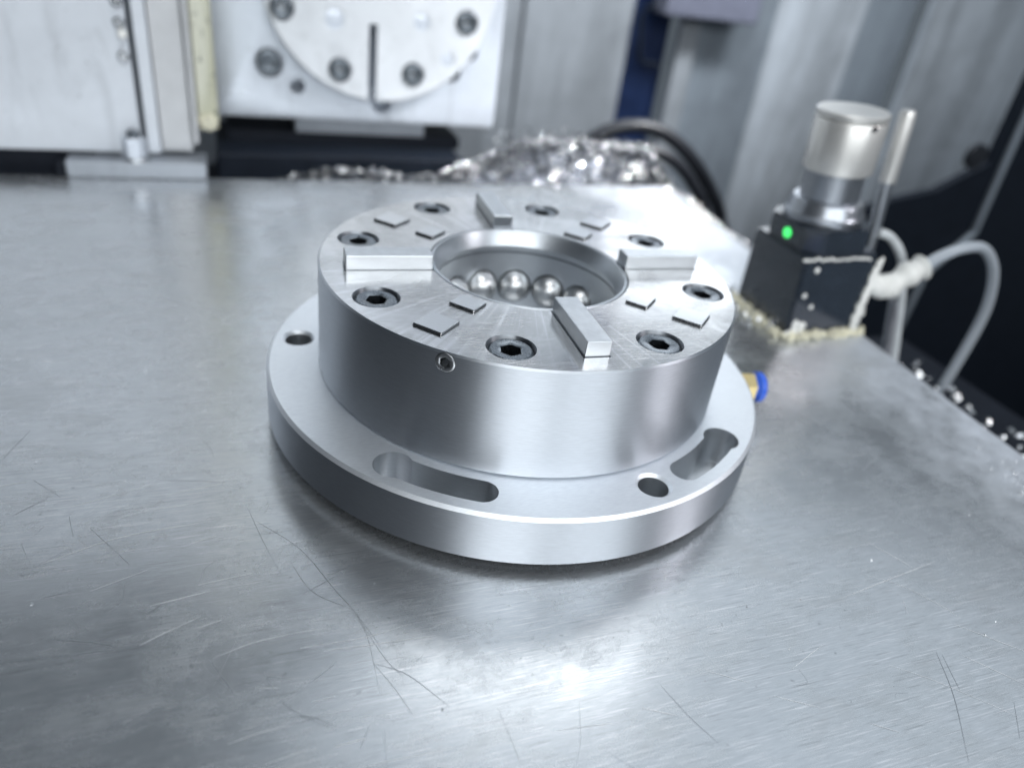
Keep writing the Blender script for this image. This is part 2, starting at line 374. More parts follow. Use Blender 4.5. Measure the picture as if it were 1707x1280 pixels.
# back wall of standing sheet panels, slightly out of plane to one another
wallroot = empty('wall', (0, 9.5, 0)); wallroot['kind'] = 'structure'
def wpanel(x0, x1, y, z0, z1, mat, tilt=0.0, yaw=0.0):
    bb = BM(); box(bb, x0, x1, y, y + 0.2, z0, z1, 0.02)
    cx, cz = (x0 + x1) / 2, (z0 + z1) / 2
    bmesh.ops.rotate(bb, verts=bb.verts, cent=(cx, y, cz), matrix=Matrix.Rotation(R(yaw), 3, 'Z') @ Matrix.Rotation(R(tilt), 3, 'X'))
    return mk('wall_panel', bb, mat, wallroot, smooth=0, origin=(cx, y, cz))
wpanel(-9, 3.28, 9.5, -4.98, 9, M['wall_a'])
wpanel(3.32, 5.3, 9.5, -4.98, 9, M['wall_a'], 0, 1.5)
wpanel(5.25, 6.3, 9.95, -4.98, 9, plain('blue_paint', (0.008, 0.022, 0.075), 0.5))
wpanel(6.25, 6.62, 9.45, -4.98, 9, M['wall_a'])
wpanel(6.62, 8.2, 9.6, -4.98, 9, M['wall_b'], 0, -3)
wpanel(8.2, 10.1, 9.55, -4.98, 9, M['wall_c'], 3.0, -6)
wpanel(10.1, 11.5, 9.7, -4.98, 9, M['wall_b'], 0, 2)
wpanel(11.5, 18, 9.5, -4.98, 9, M['wall_c'], 0, 4)

# ================================================================== LEFT: cover sheet, column strips, bracket
t = empty('cover_sheet', (-5, 3.95, 0), 'large pale grey metal cover sheet at the back left', 'machine cover')
b = BM(); box(b, -10, -2.03, 3.93, 4.05, 0.165, 4.6, 0.012); mk('sheet', b, M['cover'], t, smooth=0)
b = BM(); box(b, -10, -2.4, 3.98, 4.5, -0.5, 0.16); mk('shade_block', b, M['dark'], t, smooth=0)  # dark block filling the open gap, its colour stands in for shade
for z in (0.93, 1.18, 1.33):
    b = BM(); lathe(b, [(0.045, 0), (0.045, 0.02), (0.03, 0.035), (0, 0.035)], 20, axis='Y', off=(-2.075, 3.93, z)); mk('rivet', b, M['zinc'], t)
b = BM(); lathe(b, [(0.036, 0), (0.036, 0.03), (0.026, 0.06), (0, 0.064)], 20, axis='Y', off=(-2.06, 3.925, 1.10)); mk('sealant_blob', b, M['white'], t)
t = empty('column', (-1.8, 4.0, 0), 'pale grey upright column strip with yellowed dirty seal left of the square plate', 'column')
b = BM(); box(b, -1.985, -1.885, 3.95, 4.2, 0.16, 6, 0.01); mk('edge_strip', b, M['cover'], t, smooth=0)
b = BM(); box(b, -1.875, -1.63, 3.97, 4.2, 0.18, 6, 0.01); mk('front_strip', b, M['strip'], t, smooth=0)
b = BM(); box(b, -1.62, -1.575, 3.93, 4.2, 0.25, 6, 0.015); mk('lip', b, M['strip'], t, smooth=0)
b = BM(); box(b, -1.57, -1.40, 4.02, 4.5, 0.42, 6, 0.03); mk('seal', b, M['dirty'], t, smooth=0)
b = BM(); bmesh.ops.create_icosphere(b, subdivisions=3, radius=1)
random.seed(3)
for v in b.verts:
    v.co = Vector((-1.49 + v.co.x * 0.085 * (1 + 0.2 * math.sin(9 * v.co.z)), 4.03 + v.co.y * 0.08, 0.42 + v.co.z * 0.075 * (1 + .15 * math.sin(7 * v.co.x))))
mk('sealant_lump', b, M['crust'], t, smooth=60)
t = empty('clamp_bar', (-2.1, 3.85, 0), 'flat grey steel clamp bar with an upright nut at the rear table edge', 'clamp')
b = BM(); box(b, -2.60, -1.53, 3.74, 4.1, 0.004, 0.135, 0.012); mk('bar', b, M['bar'], t, smooth=0)
b = BM(); box(b, -2.68, -2.605, 3.79, 4.1, 0.004, 0.10, 0.01); mk('end_block', b, M['dark'], t, smooth=0)
b = BM(); lathe(b, [(0, 0.135), (0.115, 0.135), (0.115, 0.16), (0, 0.16)], 32, (-2.08, 3.86)); mk('washer', b, M['zinc'], t)
b = BM(); lathe(b, [(0, 0.16), (0.085, 0.16), (0.092, 0.17), (0.092, 0.30), (0.08, 0.315), (0, 0.315)], 6, (-2.08, 3.86)); mk('nut', b, M['plate'], t, smooth=20)
b = BM(); lathe(b, [(0, 0.315), (0.05, 0.315), (0.05, 0.355), (0.03, 0.375), (0, 0.375)], 20, (-2.08, 3.86)); mk('stud', b, M['screw'], t)

# ================================================================== CAP SCREW builder (recessed hex socket)
def screw_bm(r_, h, hexr, depth, seg=36):
    """head from z=0 (bottom) to z=h (top) with a real hex socket."""
    bb = BM()
    lathe(bb, [(r_ * .9, 0), (r_, 0.02 * h), (r_, h - 0.06 * r_), (r_ - 0.10 * r_, h)], seg)
    n = 36
    ring = [(math.cos(2 * math.pi * i / n), math.sin(2 * math.pi * i / n)) for i in range(n)]
    def hexp(i, rr):
        a = 2 * math.pi * i / n; k = (a % (math.pi / 3)) - math.pi / 6
        q = rr * math.cos(math.pi / 6) / math.cos(k); return q * math.cos(a), q * math.sin(a)
    ro = r_ - 0.10 * r_
    lv = [[bb.verts.new((c_ * ro, s_ * ro, h)) for c_, s_ in ring],
          [bb.verts.new((c_ * hexr * 1.12, s_ * hexr * 1.12, h)) for c_, s_ in ring],
          [bb.verts.new((*hexp(i, hexr), h - 0.05 * r_)) for i in range(n)],
          [bb.verts.new((*hexp(i, hexr), h - depth)) for i in range(n)]]
    for A, B in zip(lv[:-1], lv[1:]):
        for i in range(n):
            bb.faces.new((A[i], A[(i + 1) % n], B[(i + 1) % n], B[i]))
    ctr = bb.verts.new((0, 0, h - depth * 1.12))
    for i in range(n): bb.faces.new((lv[3][i], lv[3][(i + 1) % n], ctr))
    bmesh.ops.remove_doubles(bb, verts=bb.verts, dist=1e-5)
    return bb

# ================================================================== SQUARE PLATE WITH ROUND FACE PLATE (rotary head)
head = empty('rotary_head', (0, 4.6, 0.34), 'square steel block carrying a bright round face plate with socket screws', 'rotary table')
b = BM(); box(b, -1.43, 1.315, 4.6, 5.6, 0.345, 6, 0.02)
plate = mk('square_plate', b, M['plate'], head, smooth=0)
def cylY(r_, x, z, y0, y1, seg=40):
    bb = BM(); lathe(bb, [(0, -y0), (r_, -y0), (r_, -y1), (0, -y1)], seg, axis='Y', off=(x, 0, z)); return bb
slotp = BM(); box(slotp, -0.036, 0.046, 4.4, 4.95, 0.545, 1.26)
cutmesh(plate, [cylY(0.135, -0.93, 0.84, 4.5, 4.72), cylY(0.072, -0.68, 0.645, 4.5, 5.0), cylY(0.11, 0.12, 0.545, 4.5, 4.9),
                cylY(0.115, 0.80, 0.88, 4.5, 4.85), cylY(0.085, 0.985, 1.06, 4.5, 4.85), slotp])
b = BM(); lathe(b, [(0, 0), (1.085, 0), (1.085, 0.105), (1.07, 0.12), (0, 0.12)], 128, axis='Y', off=(0.085, 4.598, 1.655))
disc = mk('face_plate', b, M['disc'], head)
DB = [(-0.81, 1.33), (-0.30, 0.84), (0.40, 0.84), (0.90, 1.34)]
slot = BM(); box(slot, -0.035, 0.045, 4.3, 4.7, 0.3, 1.26)
cutmesh(disc, [slot] + [cylY(0.115, x, z, 4.3, 4.555) for x, z in DB] + [cylY(0.10, -0.35, 1.27, 4.3, 4.49), cylY(0.09, 0.46, 1.31, 4.3, 4.49), cylY(0.075, 0.73, 1.0, 4.3, 4.49)])
for (x, z, r_) in ((-0.35, 1.27, 0.092), (0.46, 1.31, 0.082), (0.73, 1.0, 0.068)):
    b = BM(); lathe(b, [(r_, 0.0), (r_, 0.022), (r_ - 0.012, 0.028), (0, 0.028)], 32, axis='Y', off=(x, 4.515, z)); mk('plug', b, M['plate'], head)
b = screw_bm(0.098, 0.10, 0.052, 0.095); bmesh.ops.rotate(b, verts=b.verts, cent=(0, 0, 0), matrix=Matrix.Rotation(R(90), 3, 'X'))
s0 = mk('socket_screw', b, M['screw'], head, origin=(0, 0, 0))
first = True
for x, z in DB + [(-0.93, 0.84)]:
    yy = 4.555 if (x, z) in DB else 4.70
    if first: s0.location = Vector((x, yy, z)) * S - parent_loc(head); first = False
    else:
        s = inst(s0, 'socket_screw', (x, yy, z), head)
        if (x, z) not in DB: s.scale = (1.12, 1, 1.12)
# dark carriage under the plate
t = empty('carriage', (-0.3, 4.5, -0.42), 'dark carriage rail in the shadow below the square plate', 'machine slide')
b = BM(); box(b, -1.45, 0.95, 4.35, 5.6, -0.415, 0.06, 0.02); mk('rail', b, M['navy'], t, smooth=0)
b = BM(); box(b, -1.35, 1.0, 4.75, 5.55, 0.06, 0.18, 0.01); mk('packing', b, M['dark'], t, smooth=0)
b = BM(); box(b, -0.7, 0.6, 4.72, 5.5, 0.185, 0.34, 0.01); mk('spacer', b, M['bar'], t, smooth=0)

# ================================================================== THE CHUCK
H1, H2, H3 = 0.813, 0.295, 0.050
TH = R(-2.25)
RF = 1.246
chuck = empty('zero_point_chuck', (0, 0, 0), 'round silver steel workholding chuck with four radial keys, standing on the table', 'chuck')
# foot
b = BM(); lathe(b, [(0.3, 0.0015), (1.185, 0.0015), (1.195, 0.010), (1.195, H3), (0.3, H3)], 128, closed=True); mk('foot', b, M['foot'], chuck)
# flange
b = BM(); lathe(b, [(0.6, H3 + .001), (RF - 0.012, H3 + .001), (RF, H3 + 0.012), (RF, H2 - 0.014), (RF - 0.014, H2), (0.6, H2)], 256, closed=True)
fl = mk('flange', b, [M['flange'], M['turned'], M['slot']], chuck)
def keyslot(a_wide, a_narrow, rw=0.083, rn=0.066, r_=1.113):
    A, B = R(a_wide), R(a_narrow); n = 16; pts_o, pts_i = [], []
    out = []
    sgn = 1 if B > A else -1
    # narrow arc slot with round end, from A to B
    for i in range(n + 1):
        a = A + (B - A) * i / n; out.append(pol(r_ + rn, a))
    cB = pol(r_, B)
    for i in range(1, 12):
        th = B + sgn * math.pi * i / 12
        out.append((cB[0] + rn * math.cos(th), cB[1] + rn * math.sin(th)))
    for i in range(n + 1):
        a = B + (A - B) * i / n; out.append(pol(r_ - rn, a))
    bb = BM(); prism(bb, out, H3 + 0.05, H2 + 0.2)
    return [bb, cyl(rw, *pol(r_, A), H3 + 0.05, H2 + 0.2)]
cut = keyslot(-136, -116) + keyslot(-49, -67.5)
cut += [cyl(0.067, *pol(1.118, R(163.3)), H3 + .02, H2 + .2), cyl(0.066, *pol(1.118, R(-77.7)), H3 + .02, H2 + .2)]
# countersinks
def csk(r_, a):
    bb = BM(); x, y = pol(1.118, R(a)); lathe(bb, [(0, H2 - 0.014), (r_, H2 - 0.014), (r_ + 0.03, H2 + 0.016), (0, H2 + 0.016)], 48, (x, y)); return bb
cut += [csk(0.066, 163.3), csk(0.065, -77.7)]
cutmesh(fl, cut, 30)
for f in fl.data.polygons:
    if abs(f.normal.z) < 0.3 and math.hypot(f.center.x, f.center.y) > 1.24 * S * 0.995: f.material_index = 1
    elif math.hypot(f.center.x, f.center.y) > 1.0 * S and f.center.z < (H2 - 0.02) * S and f.center.z > (H3 + 0.01) * S: f.material_index = 2
# body
ZC = 0.735
prof = [(0.452, 0.30), (0.985, 0.297), (1.0, 0.305), (1.0, H1 - 0.008), (0.992, H1), (0.488, H1), (0.488, 0.70), (0.452, 0.69)]
b = BM(); lathe(b, prof, 256, closed=True)
body = mk('body', b, [M['turned'], M['top'], M['bore']], chuck)
BOLT = [TH + R(22.5 + 45 * k) for k in range(8)]
cut = [cyl(0.102, *pol(0.85, a), H1 - 0.14, H1 + .1) for a in BOLT]
aS = R(-128.4); sdir = Vector((math.cos(aS), math.sin(aS), 0))
bb = BM(); lathe(bb, [(0, -0.10), (0.043, -0.10), (0.043, 0.1), (0, 0.1)], 32, axis='X')
bmesh.ops.rotate(bb, verts=bb.verts, cent=(0, 0, 0), matrix=Matrix.Rotation(aS, 3, 'Z')); bmesh.ops.translate(bb, verts=bb.verts, vec=sdir + Vector((0, 0, 0.768)))
cut.append(bb)
BALLS = [R(76 + 24.5 * k) for k in range(-2, 3)]
RB, ZB = 0.470, 0.495
for a in BALLS:
    bb = BM(); bmesh.ops.create_icosphere(bb, subdivisions=3, radius=0.100); x, y = pol(RB, a)
    bmesh.ops.translate(bb, verts=bb.verts, vec=(x, y, ZB)); cut.append(bb)
for i in range(4):
    bb = BM(); box(bb, 0.40, 0.892, -0.060, 0.060, H1 - 0.03, H1 + 0.1); bmesh.ops.rotate(bb, verts=bb.verts, cent=(0, 0, 0), matrix=Matrix.Rotation(TH + R(90 * i), 3, 'Z')); cut.append(bb)
    for rr, hx, hy in ((0.822, 0.068, 0.068), (0.580, 0.052, 0.062)):
        bb = BM(); box(bb, rr - hx - 0.003, rr + hx + 0.003, -hy - 0.003, hy + 0.003, H1 - 0.03, H1 + 0.1); bmesh.ops.rotate(bb, verts=bb.verts, cent=(0, 0, 0), matrix=Matrix.Rotation(TH + R(45 + 90 * i), 3, 'Z')); cut.append(bb)
cutmesh(body, cut, 30)
for f in body.data.polygons:
    r_ = math.hypot(f.center.x, f.center.y) / S
    if f.normal.z > 0.9 and f.center.z > (H1 - 0.01) * S: f.material_index = 1
    elif r_ < 0.60: f.material_index = 2
# bore: bright insert ring with taper
b = BM(); lathe(b, [(0.483, 0.70), (0.483, H1 - 0.004), (0.479, H1), (0.470, H1 + 0.001), (0.464, H1 - 0.006), (0.436, ZC), (0.450, ZC - 0.004), (0.450, 0.70)], 192, closed=True)
mk('bore_ring', b, M['bore'], chuck)
b = BM(); lathe(b, [(0, 0.33), (0.46, 0.33), (0.46, 0.30), (0, 0.30)], 96); mk('bore_floor', b, M['slot'], chuck)
b = BM(); bmesh.ops.create_uvsphere(b, u_segments=40, v_segments=24, radius=0.089)
b0 = mk('lock_ball', b, M['ball'], chuck, smooth=180)
for i, a in enumerate(BALLS):
    if i == 0: b0.location = Vector((*pol(RB - 0.012, a), ZB)) * S
    else: inst(b0, 'lock_ball', (*pol(RB - 0.012, a), ZB), chuck)
# cap screws
s1 = mk('cap_screw', screw_bm(0.091, 0.13, 0.046, 0.10, 40), M['screw'], chuck)
random.seed(8)
for i, a in enumerate(BOLT):
    p = (*pol(0.85, a), H1 - 0.139)
    if i == 0: s1.location = Vector(p) * S; s1.rotation_euler.z = 0.3
    else: inst(s1, 'cap_screw', p, chuck, (0, 0, random.random() * 3))
# set screw in the side
b = screw_bm(0.041, 0.09, 0.025, 0.085, 36); bmesh.ops.rotate(b, verts=b.verts, cent=(0, 0, 0), matrix=Matrix.Rotation(R(90), 3, 'Y'))
bmesh.ops.rotate(b, verts=b.verts, cent=(0, 0, 0), matrix=Matrix.Rotation(aS, 3, 'Z')); bmesh.ops.translate(b, verts=b.verts, vec=sdir * 0.912 + Vector((0, 0, 0.768)))
mk('set_screw', b, M['screw2'], chuck)
# four radial keys
b = BM(); box(b, 0.490, 0.885, -0.053, 0.053, -0.030, 0.069, 0.004)
k0 = mk('radial_key', b, M['key'], chuck, smooth=0); k0.location = Vector((0, 0, H1 + 0.0005)) * S
for i in range(4):
    if i == 0: k0.rotation_euler.z = TH
    else: inst(k0, 'radial_key', (0, 0, H1 + 0.0005), chuck, (0, 0, TH + R(90 * i)))
# rest pads, an outer and an inner one between each pair of keys
b = BM(); box(b, -0.068, 0.068, -0.068, 0.068, -0.030, 0.011, 0.003); p0 = mk('rest_pad', b, M['pad'], chuck, smooth=0)
b = BM(); box(b, -0.052, 0.052, -0.062, 0.062, -0.030, 0.011, 0.003); p1 = mk('rest_pad', b, M['pad'], chuck, smooth=0)
for i in range(4):
    a = TH + R(45 + 90 * i)
    for pr_, rr in ((p0, 0.822), (p1, 0.580)):
        if i == 0: pr_.location = Vector((*pol(rr, a), H1 + .0005)) * S; pr_.rotation_euler.z = a
        else: inst(pr_, 'rest_pad', (*pol(rr, a), H1 + .0005), chuck, (0, 0, a))
# push-in air fitting on the far right of the flange
aF = R(-10.5); fd = Vector((math.cos(aF), math.sin(aF), 0))
def radial(prof, seg, z, mat, name, parent, smooth=35):
    bb = BM(); lathe(bb, prof, seg, axis='X'); bmesh.ops.rotate(bb, verts=bb.verts, cent=(0, 0, 0), matrix=Matrix.Rotation(aF, 3, 'Z'))
    bmesh.ops.translate(bb, verts=bb.verts, vec=Vector((0, 0, z))); return mk(name, bb, mat, parent, smooth)
fit = radial([(0, 1.24), (0.085, 1.24), (0.085, 1.37), (0.075, 1.378), (0, 1.378)], 6, 0.155, M['brass'], 'air_fitting', chuck, 20)
radial([(0.045, 1.375), (0.07, 1.378), (0.07, 1.39), (0.086, 1.395), (0.086, 1.425), (0.075, 1.435), (0.042, 1.435), (0.042, 1.38)], 32, 0.155, M['blue'], 'release_collar', fit)

# ================================================================== TOOL SETTER on the right table edge
ts = empty('tool_setter', (2.53, 0.82, 0), 'black tool setting probe with metal cap and green light at the right table edge', 'probe')
LEAN = Matrix.Rotation(R(-3.8), 3, 'Y')
def lean(bm_):
    bmesh.ops.rotate(bm_, verts=bm_.verts, cent=(2.2, 0.82, 0.0), matrix=LEAN); return bm_
b = BM()
bb = bmesh.new(); bmesh.ops.create_cube(bb, size=1)
for v in bb.verts:
    top = v.co.z > 0; kx = 0.295 if top else 0.33; ky = 0.285 if top else 0.31
    v.co = Vector((2.53 + (v.co.x * 2) * kx - (0.02 if top else 0), 0.82 + v.co.y * 2 * ky, 0.585 if top else -0.01))
bmesh.ops.bevel(bb, geom=bb.edges[:], offset=0.015, segments=2, affect='EDGES'); join(b, bb)
hous = mk('housing', lean(b), M['sensorbody'], ts, smooth=0)
def octo(cx, cy, hx, hy, ch): return [(cx - hx + ch, cy - hy), (cx + hx - ch, cy - hy), (cx + hx, cy - hy + ch), (cx + hx, cy + hy - ch), (cx + hx - ch, cy + hy), (cx - hx + ch, cy + hy), (cx - hx, cy + hy - ch), (cx - hx, cy - hy + ch)]
b = BM(); prism(b, octo(2.51, 0.82, 0.275, 0.275, 0.10), 0.585, 0.745)
bmesh.ops.bevel(b, geom=b.edges[:], offset=0.012, segments=2, affect='EDGES'); mk('upper_housing', lean(b), M['sensorbody'], ts, smooth=0)
b = BM(); lathe(b, [(0, 0), (0.034, 0), (0.034, 0.010), (0.022, 0.020), (0, 0.023)], 24, axis='X'); bmesh.ops.rotate(b, verts=b.verts, cent=(0, 0, 0), matrix=Matrix.Rotation(R(180), 3, 'Z'))
bmesh.ops.translate(b, verts=b.verts, vec=(2.237, 0.80, 0.66)); mk('signal_light', lean(b), M['led'], ts)
AX = (2.51, 0.82)
b = BM(); lathe(b, [(0, 0.745), (0.255, 0.745), (0.265, 0.76), (0.265, 0.80), (0.25, 0.82), (0.245, 0.85), (0.225, 0.885), (0.19, 0.895), (0, 0.895)], 64, AX); mk('collar', lean(b), M['sensorgrey'], ts)
b = BM(); lathe(b, [(0, 0.895), (0.190, 0.895), (0.190, 1.07), (0, 1.07)], 64, AX); mk('neck', lean(b), M['sensorgrey'], ts)
b = BM(); lathe(b, [(0, 1.075), (0.212, 1.075), (0.222, 1.085), (0.228, 1.395), (0.222, 1.405), (0.208, 1.408), (0.208, 1.416), (0.226, 1.42), (0.226, 1.448), (0.215, 1.458), (0, 1.458)], 64, AX); cap = mk('cap', lean(b), M['cap'], ts)
b = BM(); lathe(b, [(0, 0), (0.016, 0), (0.016, 0.012), (0, 0.012)], 16, axis='Y', off=(2.50, 0.82 - 0.225, 1.39)); mk('grub_screw', lean(b), M['black'], cap)
for (x, z) in ((2.33, 0.49), (2.28, 0.31), (2.36, 0.22)):
    b = BM(); lathe(b, [(0.02, 0), (0.02, 0.008), (0.012, 0.014), (0, 0.014)], 16, axis='Y', off=(x, 0.515 + 0.02 * z / .6 + .008, z)); mk('rivet', lean(b), M['white'], ts)
# crust of dried coolant round its base and drips on the corner
def blobs(name, spots, mat, seed, parent=None):
    random.seed(seed); bb = BM()
    for (x, y, z, rx, ry, rz) in spots:
        q = bmesh.new(); bmesh.ops.create_icosphere(q, subdivisions=2, radius=1)
        for v in q.verts:
            k = 1 + random.uniform(-.28, .28); v.co = Vector((x + v.co.x * rx * k, y + v.co.y * ry * k, z + v.co.z * rz * k))
        join(bb, q)
    return mk(name, bb, mat, parent, smooth=80)
random.seed(5)
sp = []
for i in range(170):
    x = random.uniform(2.20, 2.88); sp.append((x, 0.502 + random.uniform(-.03, .02), random.uniform(0.0, 0.05), random.uniform(.010, .026), .014, random.uniform(.008, .024)))
for i in range(120):
    y = random.uniform(0.5, 1.15); sp.append((2.185 + random.uniform(-.07, .015), y, random.uniform(0, .04), .016, random.uniform(.008, .024), random.uniform(.008, .03)))
tag(blobs('coolant_crust', sp, M['crust'], 6), 'yellowish dried crust along the foot of the black probe', 'crust', kind='stuff')
sp = []
for i in range(26):
    k = i / 25; sp.append((2.80 - 0.035 * (1 - k) + random.uniform(-.012, .012), 0.50 + 0.02 * k, 0.04 + 0.52 * k, .022 + .03 * abs(math.sin(5 * k)) * (1 - k), .014, .028))
for i in range(16): sp.append((2.17 + i * 0.036, 0.535, 0.575 + random.uniform(-.006, .006), .018, .012, .010))
for i in range(12): sp.append((2.22 + random.uniform(-.02, .12) * 1, 0.507, 0.02 + 0.012 * i * random.random(), .03, .012, .03))
q = blobs('white_drips', sp, M['white'], 7, ts); q['kind'] = 'stuff'

# slim rod behind the probe
t = empty('probe_rod', (3.1, 0.95, -0.5), 'slim upright metal rod right behind the black probe', 'rod')
b = BM(); tube(b, [Vector((3.22, 0.95, -0.70)), Vector((3.10, 0.95, 0.6)), Vector((3.045, 0.95, 1.0))], 0.045, 20); mk('lower_rod', b, M['sensorgrey'], t)
b = BM(); tube(b, [Vector((3.047, 0.95, 0.98)), Vector((2.998, 0.95, 1.44)), Vector((2.995, 0.95, 1.465))], lambda k: 0.056 if k < .9 else 0.045, 24); mk('upper_rod', b, M['cap'], t)
# white elbow and cloudy hose arching to the right
t = empty('air_hose', (3.2, 0.6, 0.3), 'cloudy plastic hose arching down from a white elbow fitting beside the probe', 'hose')
b = BM(); tube(b, [Vector(p) for p in ((2.80, 0.62, 0.42), (2.88, 0.6, 0.36), (3.00, 0.6, 0.315), (3.07, 0.6, 0.32))], lambda k: 0.085 - 0.02 * abs(math.sin(9 * k)), 24); e1 = mk('elbow', b, M['white'], t)
b = BM(); tube(b, spline([(3.03, 0.6, 0.31), (3.12, 0.6, 0.37), (3.23, 0.6, 0.44), (3.30, 0.6, 0.47)], 5), lambda k: 0.082 + 0.014 * math.sin(14 * k), 24); mk('hose_nut', b, M['white'], t)
b = BM(); tube(b, spline([(3.27, 0.6, 0.455), (3.42, 0.6, 0.545), (3.60, 0.6, 0.61), (3.82, 0.6, 0.61), (4.02, 0.6, 0.45), (4.14, 0.6, 0.20), (4.17, 0.6, -0.05), (4.14, 0.6, -0.40), (4.10, 0.6, -0.695)], 10), 0.039, 20); mk('hose', b, M['clear'], t)
t = empty('white_cable', (3.5, 0.85, -0.5), 'white cable with a coiled spring hanging behind the elbow fitting', 'cable')
b = BM(); cpts = spline([(3.10, 0.9, 0.62), (3.22, 0.88, 0.58), (3.36, 0.85, 0.44), (3.46, 0.82, 0.20), (3.55, 0.8, -0.10), (3.64, 0.78, -0.4), (3.70, 0.78, -0.695)], 10)
tube(b, cpts, 0.033, 18); mk('cable', b, M['hosew'], t)
b = BM(); hp = []
for i in range(900):
    k = i / 899; z = 0.12 - 0.75 * k; x = 3.40 + 0.24 * k; a = i * 2 * math.pi / 25
    hp.append(Vector((x + 0.034 * math.cos(a), 0.79 + 0.034 * math.sin(a), z)))
tube(b, hp, 0.007, 6); mk('spring', b, M['sensorgrey'], t)

# ================================================================== dark guard panels on the right
t = empty('guard_panel', (8, 4, -1.2), 'dark navy sheet guard standing behind the hose on the right', 'guard')
def prismY(pts, y0, y1):
    bb = BM(); prism(bb, pts, 0, 1)
    for v in bb.verts: v.co = Vector((v.co.x, y0 + (y1 - y0) * v.co.z, v.co.y))
    return bb
b = prismY([(5.2, -4.98), (5.3, -0.55), (6.10, -0.30), (6.58, -0.17), (7.18, -0.05), (7.92, 0.33), (7.95, 1.7), (16, 1.7), (16, -4.98)], 4.0, 4.12)
mk('lower_sheet', b, M['navy'], t, smooth=0)
b = BM(); tube(b, [Vector((8.10, 3.98, 1.7)), Vector((8.12, 3.98, 0.9)), Vector((8.15, 3.98, -0.6)), Vector((7.6, 3.98, -1.19)), Vector((7.4, 3.98, -4.9))], 0.05, 12); mk('edge_trim', b, M['wall_b'], t)
b = BM(); lathe(b, [(0, 0), (0.16, 0), (0.16, 0.06), (0, 0.09)], 24, axis='Y', off=(7.55, 3.99, 0.42)); mk('latch_knob', b, M['black'], t)

# ================================================================== black hose arcs, wall bracket
def arc_hose(name, pts, rad, label):
    bb = BM(); tube(bb, spline(pts, 10), rad, 20); return tag(mk(name, bb, M['black'], smooth=60), label, 'hose')
arc_hose('black_hose', [(2.55, 5.4, -0.42), (2.75, 5.2, 0.08), (3.1, 5.1, 0.30), (3.55, 5.05, 0.30), (4.0, 5.0, 0.07), (4.45, 5.0, -0.35), (4.8, 5.0, -0.85), (5.0, 5.0, -1.6), (5.1, 5.0, -4.99)], 0.085, 'outer black rubber hose bending over beyond the chip pile')
arc_hose('black_hose', [(2.8, 5.0, -0.42), (3.0, 4.9, 0.02), (3.3, 4.85, 0.12), (3.7, 4.8, 0.02), (4.05, 4.8, -0.25), (4.35, 4.8, -0.65), (4.55, 4.8, -1.6), (4.6, 4.8, -4.99)], 0.075, 'inner black rubber hose nested under the outer bend by the chip pile')
t = empty('wall_bracket', (5.9, 9.3, 1.3), 'lavender grey bracket with a wire loop high on the back wall', 'bracket')
b = BM(); box(b, 5.55, 7.35, 8.9, 9.4, 1.22, 2.2, 0.04); mk('bracket_box', b, plain('lavender_paint', (0.15, 0.16, 0.21), 0.45), t, smooth=0)
b = BM(); tube(b, [Vector(p) for p in ((5.75, 9.3, 1.30), (5.40, 9.3, 1.28), (5.33, 9.3, 1.15), (5.45, 9.3, 0.50), (5.55, 9.3, 0.42), (5.85, 9.3, 0.40))], 0.045, 12); mk('wire_loop', b, M['navy'], t)

# ================================================================== CHIPS (swarf): uncountable
def chips(name, spots, seed, size=(0.03, 0.08)):
    """curled ribbons, one joined mesh"""
    random.seed(seed); V, Fc = [], []
    for (x, y, z) in spots:
        L = random.uniform(*size); wd = L * random.uniform(0.22, 0.48); cur = random.uniform(2.0, 5.6); n = 7
        rot = Matrix.Rotation(random.uniform(0, 6.28), 3, 'Z') @ Matrix.Rotation(random.uniform(-1.2, 1.2), 3, 'X') @ Matrix.Rotation(random.uniform(-1.2, 1.2), 3, 'Y')
        rr = L / cur; i0 = len(V)
        for k in range(n + 1):
            a = cur * (k / n - 0.5); tw = 0.3 * k
            for s_ in (-1, 1):
                p = Vector((rr * math.sin(a), s_ * wd / 2 + tw * wd * 0.4, rr * (math.cos(a) - 0.8))); p = rot @ p
                V.append(((x + p.x) * S, (y + p.y) * S, max(z + p.z, z * 0 - 9) * S))
        for k in range(n):
            q = i0 + 2 * k; Fc.append((q, q + 1, q + 3, q + 2))
    return V, Fc
def pile_h(x, y):
    h = 0.0
    for (cx, cy_, sx, sy, a) in ((1.55, 4.45, 0.55, 0.40, 0.46), (2.35, 4.5, 0.60, 0.42, 0.56), (3.0, 4.4, 0.35, 0.45, 0.46), (0.9, 4.2, 0.5, 0.25, 0.32), (-0.3, 4.0, 1.1, 0.16, 0.41), (3.15, 3.6, 0.16, 0.6, 0.36)):
        h += a * math.exp(-((x - cx) / sx) ** 2 - ((y - cy_) / sy) ** 2)
    return -0.42 + min(h, 0.60) * 1.08
random.seed(21)
V, Fc = [], []
nx, ny = 90, 44       # bumpy ground of packed chips
for j in range(ny + 1):
    for i in range(nx + 1):
        x = -1.6 + 5.2 * i / nx; y = 3.83 + 1.8 * j / ny
        V.append((x * S, y * S, (pile_h(x, y) + random.uniform(-.02, .02)) * S))
for j in range(ny):
    for i in range(nx):
        q = j * (nx + 1) + i; Fc.append((q, q + 1, q + nx + 2, q + nx + 1))
spots = []
while len(spots) < 7500:
    x = random.uniform(-1.4, 3.55); y = random.uniform(3.84, 5.3); h = pile_h(x, y)
    if random.random() < min(1, (h + 0.44) * 2.2): spots.append((x, y, h + random.uniform(0.0, 0.05)))
for i in range(120): spots.append((random.uniform(1.2, 3.0), random.uniform(4.2, 4.8), pile_h(2, 4.5) + random.uniform(-0.05, 0.12)))
v2, f2 = chips('c', spots, 4, (0.030, 0.072)); k = len(V); V += v2; Fc += [tuple(i + k for i in f) for f in f2]
